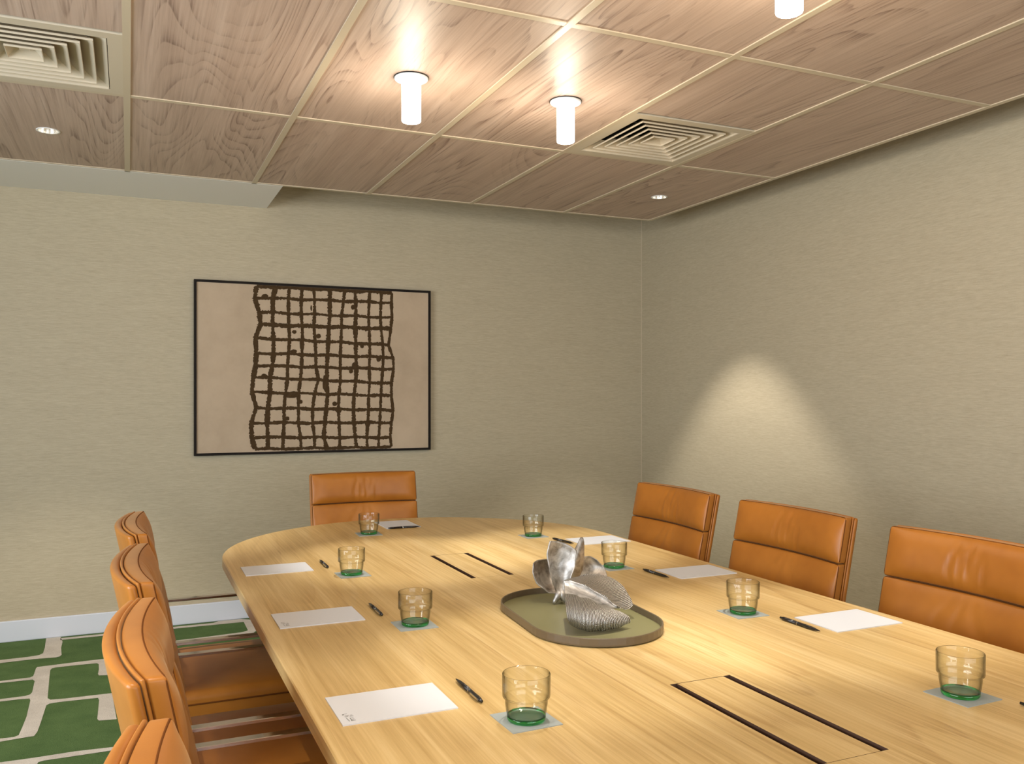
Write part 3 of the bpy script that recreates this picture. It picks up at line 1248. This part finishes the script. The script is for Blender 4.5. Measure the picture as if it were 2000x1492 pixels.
# ------------------------------------------------------------------ writing pads
PADT = 0.0022
PADS = [(0.440, 1.548, 0, 1, 'white A5 writing pad nearest the camera, logo in its corner, beside the left chairs'),
        (0.440, 2.221, 0, 1, 'white writing pad on the left side, middle of the three there'),
        (0.440, 2.888, 0, 0, 'white writing pad on the left side closest to the rounded table end'),
        (1.072, 3.665, 90, 0, 'white writing pad with a pen lying on its edge before the end chair'),
        (1.670, 2.955, 0, 0, 'white writing pad behind the silver sculpture, before the chair in the corner'),
        (1.661, 2.303, 0, 0, 'white writing pad before the middle chair on the right side'),
        (1.652, 1.652, 0, 0, 'white writing pad on the right side closest to the right edge of the photo')]
pad_me = None
bm = bmesh.new()
box(bm, -0.105, 0.105, -0.074, 0.074, 0, PADT)
pad_me = bpy.data.meshes.new('writing_pad')
bm.to_mesh(bm_me := pad_me)
bm.free()
pad_me.materials.append(M['paper'])


def ink(parent, rects, material, name='printed_mark'):
    bm = bmesh.new()
    for x0, y0, x1, y1, w_ in rects:
        dx, dy = x1 - x0, y1 - y0
        l_ = math.hypot(dx, dy)
        nx, ny = -dy / l_ * w_ / 2, dx / l_ * w_ / 2
        bm.faces.new([bm.verts.new((x, y, PADT + 0.0002)) for x, y in ((x0 + nx, y0 + ny), (x0 - nx, y0 - ny), (x1 - nx, y1 - ny), (x1 + nx, y1 + ny))])
    return from_bm(name, bm, material, parent)


for x, y, a, pr_, lb in PADS:
    o = link_mesh('writing_pad', pad_me, None, None, (x, y, T), R(a))
    tag(o, lb, 'notepad', 'white writing pads on the table')
    if pr_:
        # small logo along the short side, reading down the page edge
        ink(o, [(-0.0945, -0.0245, -0.0865, -0.0235, 0.0016), (-0.0945, -0.0245, -0.0935, -0.0285, 0.0030), (-0.0930, -0.0330, -0.0850, -0.0325, 0.0020), (-0.0830, -0.0330, -0.0790, -0.0330, 0.0016),
                (-0.0930, -0.0380, -0.0870, -0.0375, 0.0018), (-0.0850, -0.0385, -0.0780, -0.0380, 0.0020), (-0.0920, -0.0430, -0.0900, -0.0610, 0.0014), (-0.0860, -0.0470, -0.0800, -0.0470, 0.0016),
                (-0.0860, -0.0530, -0.0800, -0.0530, 0.0016), (-0.0870, -0.0590, -0.0790, -0.0590, 0.0022), (-0.0860, -0.0450, -0.0860, -0.0600, 0.0012)], M['ink'], 'printed_logo')
        ink(o, [(-0.099, 0.066, -0.0975, 0.050, 0.0010), (-0.0965, 0.064, -0.0955, 0.054, 0.0008), (0.0985, -0.040, 0.0995, -0.058, 0.0010), (0.096, -0.042, 0.0968, -0.054, 0.0008)], M['inkpale'], 'printed_line')


# ------------------------------------------------------------------ pens
def make_pen():
    root = empty('ballpoint_pen')
    bm = bmesh.new()
    lathe(bm, [(0.0009, -0.069), (0.0012, -0.0655), (0.0024, -0.058), (0.0040, -0.046), (0.0044, -0.030), (0.0045, 0.005)], 16)
    bmesh.ops.rotate(bm, verts=bm.verts, cent=(0, 0, 0), matrix=Matrix.Rotation(R(-90), 3, 'X'))
    from_bm('grip', bm, M['pen'], root, (0, 0, 0.0046), smooth=True)
    bm = bmesh.new()
    lathe(bm, [(0.0047, 0.0052), (0.0047, 0.0078)], 16)
    bmesh.ops.rotate(bm, verts=bm.verts, cent=(0, 0, 0), matrix=Matrix.Rotation(R(-90), 3, 'X'))
    from_bm('ring', bm, M['silvermetal'], root, (0, 0, 0.0047))
    bm = bmesh.new()
    lathe(bm, [(0.0045, 0.008), (0.0044, 0.055), (0.0040, 0.060), (0.0030, 0.062), (0.0026, 0.069)], 16)
    bmesh.ops.rotate(bm, verts=bm.verts, cent=(0, 0, 0), matrix=Matrix.Rotation(R(-90), 3, 'X'))
    from_bm('barrel', bm, M['pen'], root, (0, 0, 0.0046), smooth=True)
    bm = bmesh.new()
    box(bm, 0.0046, 0.0060, 0.022, 0.060, 0.0040, 0.0075)
    box(bm, 0.0035, 0.0060, 0.056, 0.060, 0.0045, 0.0070)
    from_bm('clip', bm, M['silvermetal'], root)
    return root


pen = make_pen()
# x, y, angle of the cap end (0 = pointing to the far wall), height
PENS = [(0.593, 1.548, 180, 0, 'black pen with its tip away from the camera beside the nearest writing pad'),
        (0.593, 2.232, 180, 0, 'black pen beside the middle writing pad on the left side'),
        (0.595, 2.900, 180, 0, 'black pen beside the left glass nearest the rounded table end'),
        (1.070, 3.553, 88, 0, 'black and silver pen lying along the edge of the pad before the end chair'),
        (1.530, 2.976, 8, 0, 'black pen behind the tall petals of the silver sculpture'),
        (1.520, 2.318, 2, 0, 'black pen beside the pad before the middle chair on the right side'),
        (1.506, 1.662, 0, 0, 'black pen in front of the white pad nearest the right edge of the photo'),
        (1.490, 1.005, 0, 0, 'black pen cut off by the right edge of the photo')]
for i, (x, y, a, dz, lb) in enumerate(PENS):
    o = pen if i == 0 else copy_tree(pen)
    o.location = (x, y, T + dz)
    o.rotation_euler = (0, 0, R(a))
    tag(o, lb, 'pen', 'black pens on the table')

# ------------------------------------------------------------------ coasters and tumblers
GL = [(0.634, 1.375, 'nearest the camera, in front of the tray'),
      (0.644, 2.052, 'between the middle left pad and the tray'),
      (0.646, 2.705, 'on the left side nearest the rounded table end'),
      (0.893, 3.462, 'in front of the end chair, beside its pad'),
      (1.483, 3.145, 'at the far end, right of the end chair'),
      (1.458, 2.470, 'just behind the silver sculpture'),
      (1.458, 1.818, 'in front of the middle chair on the right side'),
      (1.437, 1.153, 'nearest the right edge of the photo')]
CT = 0.0015
bm = bmesh.new()
box(bm, -0.0475, 0.0475, -0.0475, 0.0475, 0, CT)
co_me = bpy.data.meshes.new('coaster')
bm.to_mesh(co_me)
bm.free()
co_me.materials.append(M['coaster'])


def make_tumbler():
    root = empty('tumbler')
    bm = bmesh.new()
    prof = [(0.0340, 0.0102), (0.0356, 0.018), (0.0372, 0.030), (0.0378, 0.0392), (0.0390, 0.0404), (0.0412, 0.0412), (0.0420, 0.0430), (0.0421, 0.060), (0.0422, 0.0806), (0.0415, 0.0820),
            (0.0406, 0.0812), (0.0404, 0.0806), (0.0402, 0.060), (0.0401, 0.0440), (0.0394, 0.0426), (0.0370, 0.0418), (0.0360, 0.0405), (0.0354, 0.030), (0.0338, 0.018), (0.0320, 0.0102)]
    lathe(bm, prof, 56, False, False)
    from_bm('glass_wall', bm, M['glass'], root, smooth=True)
    bm = bmesh.new()
    lathe(bm, [(0.0295, 0.0006), (0.0325, 0.0012), (0.0338, 0.004), (0.0341, 0.0100), (0.0320, 0.0101), (0.0260, 0.0078), (0.0140, 0.0068), (0.002, 0.0066)], 56)
    from_bm('glass_base', bm, M['glassbase'], root, smooth=True)
    return root


tum = make_tumbler()
for i, (x, y, lb) in enumerate(GL):
    c_ = link_mesh('coaster', co_me, None, None, (x, y, T), R([2, -1, 1, -3, 0, 1, -2, 2][i]))
    tag(c_, 'grey card coaster under the tumbler ' + lb.replace(', in front of the tray', ''), 'coaster', 'grey card coasters')
    o = tum if i == 0 else copy_tree(tum)
    o.location = (x + [0.0, 0.002, -0.003, 0.001, 0.0, 0.0, 0.001, -0.002][i], y + [-0.002, 0, 0.002, 0.001, 0.001, 0, 0, 0.002][i], T + CT - 0.0005)
    o.rotation_euler = (0, 0, i * 0.7)
    tag(o, 'clear green-based tumbler ' + lb, 'glass', 'clear tumblers with green bases')

# ------------------------------------------------------------------ tray
TRAY = (1.043, 1.946)
TRL, TRW, TRA = 0.268, 0.163, R(-4.5)     # half length, half width, turn
tray = tag(empty('serving_tray', (*TRAY, T), TRA), 'olive green oblong tray with rounded ends and a raised rim', 'tray')


def pill(hl, hw, seg=24):
    pts = []
    for k in range(seg + 1):
        a = math.pi * k / seg
        pts.append((hw * math.cos(a), hl - hw + hw * math.sin(a)))
    for k in range(seg + 1):
        a = math.pi + math.pi * k / seg
        pts.append((hw * math.cos(a), -(hl - hw) + hw * math.sin(a)))
    return pts


def pill_solid(name, prof, material, parent, cap0, cap1):
    bm = bmesh.new()
    loops = [[bm.verts.new((x, y, z)) for x, y in pill(TRL - ins, TRW - ins)] for ins, z in prof]
    for a, c_ in zip(loops, loops[1:]):
        for i in range(len(a)):
            j = (i + 1) % len(a)
            bm.faces.new((a[i], a[j], c_[j], c_[i]))
    if cap0:
        bm.faces.new(loops[0][::-1])
    if cap1:
        bm.faces.new(loops[-1])
    return from_bm(name, bm, material, parent)


pill_solid('tray_floor', [(0.010, 0.0), (0.006, 0.001), (0.0042, 0.0032), (0.0042, 0.0055)], M['tray'], tray, True, True)
pill_solid('tray_rim', [(0.004, 0.0016), (0.0005, 0.003), (0.0, 0.0065), (0.0, 0.0205), (0.001, 0.0215), (0.003, 0.0215), (0.004, 0.0205), (0.004, 0.0016)], M['trayrim'], tray, False, False)

# ------------------------------------------------------------------ silver sculptures on the tray
ZTR = T + 0.0056


def patch(name, ctrl, parent, material, th=0.0022, n=26, wav=0.0012, seed=0):
    """bicubic surface through a 4 x 4 net of control points, given thickness and uneven cast edges"""
    def bz(t):
        return ((1 - t) ** 3, 3 * t * (1 - t) ** 2, 3 * t * t * (1 - t), t ** 3)
    V, UV = [], []
    for i in range(n + 1):
        bi = bz(i / n)
        for j in range(n + 1):
            bj = bz(j / n)
            p = Vector((0, 0, 0))
            for a in range(4):
                for c_ in range(4):
                    p += Vector(ctrl[a][c_]) * (bi[a] * bj[c_])
            V.append(p)
            UV.append((j / n, i / n))
    nrm = []
    for i in range(n + 1):
        for j in range(n + 1):
            a = V[min(n, i + 1) * (n + 1) + j] - V[max(0, i - 1) * (n + 1) + j]
            b_ = V[i * (n + 1) + min(n, j + 1)] - V[i * (n + 1) + max(0, j - 1)]
            q_ = a.cross(b_)
            nrm.append(q_.normalized() if q_.length > 1e-12 else Vector((0, 0, 1)))
    bm = bmesh.new()
    uvl = bm.loops.layers.uv.new('UVMap')
    fr, bk = [], []
    for k, p in enumerate(V):
        ed = max(abs(2 * UV[k][0] - 1), abs(2 * UV[k][1] - 1))
        w_ = wav * (1 + 2.2 * ed ** 3) * noise.noise((p.x * 45 + seed, p.y * 45, p.z * 45))
        fr.append(bm.verts.new(p + nrm[k] * (th / 2 + w_)))
        bk.append(bm.verts.new(p - nrm[k] * (th / 2 - w_)))

    def face(vs, ids):
        try:
            f_ = bm.faces.new(vs)
        except ValueError:
            return
        for lp, k in zip(f_.loops, ids):
            lp[uvl].uv = UV[k]
    g = lambda i, j: i * (n + 1) + j
    for i in range(n):
        for j in range(n):
            ids = (g(i, j), g(i + 1, j), g(i + 1, j + 1), g(i, j + 1))
            face([fr[k] for k in ids], ids)
            face([bk[k] for k in ids[::-1]], ids[::-1])
    rim = [g(0, j) for j in range(n)] + [g(i, n) for i in range(n)] + [g(n, j) for j in range(n, 0, -1)] + [g(i, 0) for i in range(n, 0, -1)]
    for a, b_ in zip(rim, rim[1:] + rim[:1]):
        face([fr[a], fr[b_], bk[b_], bk[a]], (a, b_, b_, a))
    bmesh.ops.remove_doubles(bm, verts=bm.verts, dist=1e-5)
    return from_bm(name, bm, material, parent, smooth=True)


def local(ox, oy, scale, tilt, Z):
    """point maker: sideways and upwards as traced, with its own depth d behind the foot of the sculpture"""
    def P(xc, yc, d):
        k = 1 + d / Z
        return ((xc - ox) * scale * k, d, max(0.0015, (oy - yc) * scale * k - tilt * d))
    return P


def floor_pt(u_, v_, z):
    Z = 1694.4 * (CAMH - z) / (v_ - 770.3)
    X = (u_ - 1000) / 1694.4 * Z
    return (X * math.cos(TH) + Z * math.sin(TH), -X * math.sin(TH) + Z * math.cos(TH)), Z


(fx, fy), Zf = floor_pt(1090, 1180, ZTR)
flower = tag(empty('petal_sculpture', (fx, fy, ZTR), -TH), 'cast silver flower sculpture with upright petals at the far end of the tray', 'sculpture')
P = local(757, 865, Zf / 1694.4 / 5.405, (CAMH - ZTR) / Zf, Zf)
patch('petal', [[P(755, 770, 0.0), P(770, 760, -.004), P(795, 760, -.004), P(815, 770, 0)],
                [P(650, 560, -.015), P(750, 590, .03), P(830, 600, .03), P(905, 620, -.01)],
                [P(615, 330, -.02), P(720, 380, .035), P(860, 420, .035), P(935, 480, .0)],
                [P(668, 195, -.005), P(760, 190, .015), P(880, 215, .02), P(955, 300, .02)]], flower, M['silver'], seed=1)
patch('petal', [[P(745, 760, .010), P(755, 750, .012), P(765, 745, .012), P(775, 740, .012)],
                [P(590, 740, .0), P(650, 690, .05), P(700, 630, .07), P(730, 600, .06)],
                [P(455, 610, .0), P(530, 540, .06), P(640, 480, .09), P(720, 470, .08)],
                [P(495, 435, .005), P(540, 390, .03), P(620, 380, .05), P(690, 410, .06)]], flower, M['silver'], seed=2)
patch('petal', [[P(830, 730, .012), P(860, 710, .012), P(895, 700, .03), P(930, 690, .05)],
                [P(840, 480, .02), P(900, 480, -.01), P(970, 520, .02), P(1020, 570, .05)],
                [P(900, 320, .04), P(970, 300, .02), P(1000, 380, .03), P(1050, 420, .06)],
                [P(1006, 165, .05), P(1014, 155, .05), P(1026, 155, .05), P(1036, 172, .05)]], flower, M['silver'], seed=3)
patch('petal', [[P(880, 690, .04), P(910, 680, .05), P(940, 660, .05), P(960, 650, .05)],
                [P(960, 340, .08), P(1040, 440, .11), P(1060, 540, .11), P(1060, 610, .08)],
                [P(1080, 300, .11), P(1160, 400, .14), P(1190, 500, .14), P(1190, 590, .10)],
                [P(1205, 410, .11), P(1250, 450, .12), P(1285, 500, .12), P(1295, 560, .10)]], flower, M['silver'], seed=4)
for (x1, y1, d1) in ((708, 865, -.006), (856, 850, -.004), (800, 840, .035)):
    bm = bmesh.new()
    a, b_ = Vector(P(783, 735, .005)), Vector(P(x1, y1, d1))
    b_.z = 0.004
    tube(bm, [a, a.lerp(b_, 0.4), a.lerp(b_, 0.8), b_], [0.013, 0.0095, 0.0065, 0.0036], 10)
    from_bm('foot', bm, M['silver'], flower, smooth=True)
bm = bmesh.new()
a = Vector(P(775, 790, .008))
b_ = Vector(P(870, 640, .018))
tube(bm, [a, a.lerp(b_, 0.5), b_], [0.008, 0.011, 0.006], 12)
from_bm('stem', bm, M['silver'], flower, smooth=True)

(lx, ly), Zl = floor_pt(1144, 1239, ZTR)
leaf = tag(empty('leaf_sculpture', (lx, ly, ZTR), -TH), 'silver folded leaf sculpture with fine ribs lying at the near end of the tray', 'sculpture')
P = local(1050, 1186, Zl / 1694.4 / 5.405, (CAMH - ZTR) / Zl, Zl)
patch('front_lobe', [[P(850, 765, .05), P(1000, 775, .055), P(1200, 840, .06), P(1370, 915, .08)],
                     [P(835, 880, .0), P(1000, 880, -.02), P(1260, 930, .0), P(1460, 960, .055)],
                     [P(840, 1000, -.02), P(980, 1090, -.05), P(1280, 1080, -.03), P(1560, 1010, .045)],
                     [P(870, 1050, .0), P(960, 1240, -.012), P(1280, 1190, .0), P(1530, 1060, .05)]], leaf, M['ribbed'], seed=5)
patch('inner_lobe', [[P(850, 765, .05), P(1000, 775, .055), P(1200, 840, .06), P(1370, 915, .08)],
                     [P(860, 745, .09), P(1000, 765, .10), P(1200, 835, .11), P(1390, 910, .10)],
                     [P(862, 680, .12), P(1000, 690, .13), P(1220, 790, .13), P(1420, 905, .11)],
                     [P(865, 620, .12), P(960, 595, .12), P(1200, 700, .12), P(1450, 915, .10)]], leaf, M['silver'], seed=6)
patch('back_lobe', [[P(865, 620, .12), P(960, 595, .12), P(1200, 700, .12), P(1450, 915, .10)],
                    [P(940, 595, .14), P(1100, 600, .16), P(1330, 720, .16), P(1500, 930, .12)],
                    [P(1000, 575, .16), P(1200, 540, .19), P(1440, 660, .19), P(1550, 940, .13)],
                    [P(1030, 580, .16), P(1300, 480, .20), P(1560, 630, .20), P(1600, 880, .14)]], leaf, M['ribbed'], seed=7)
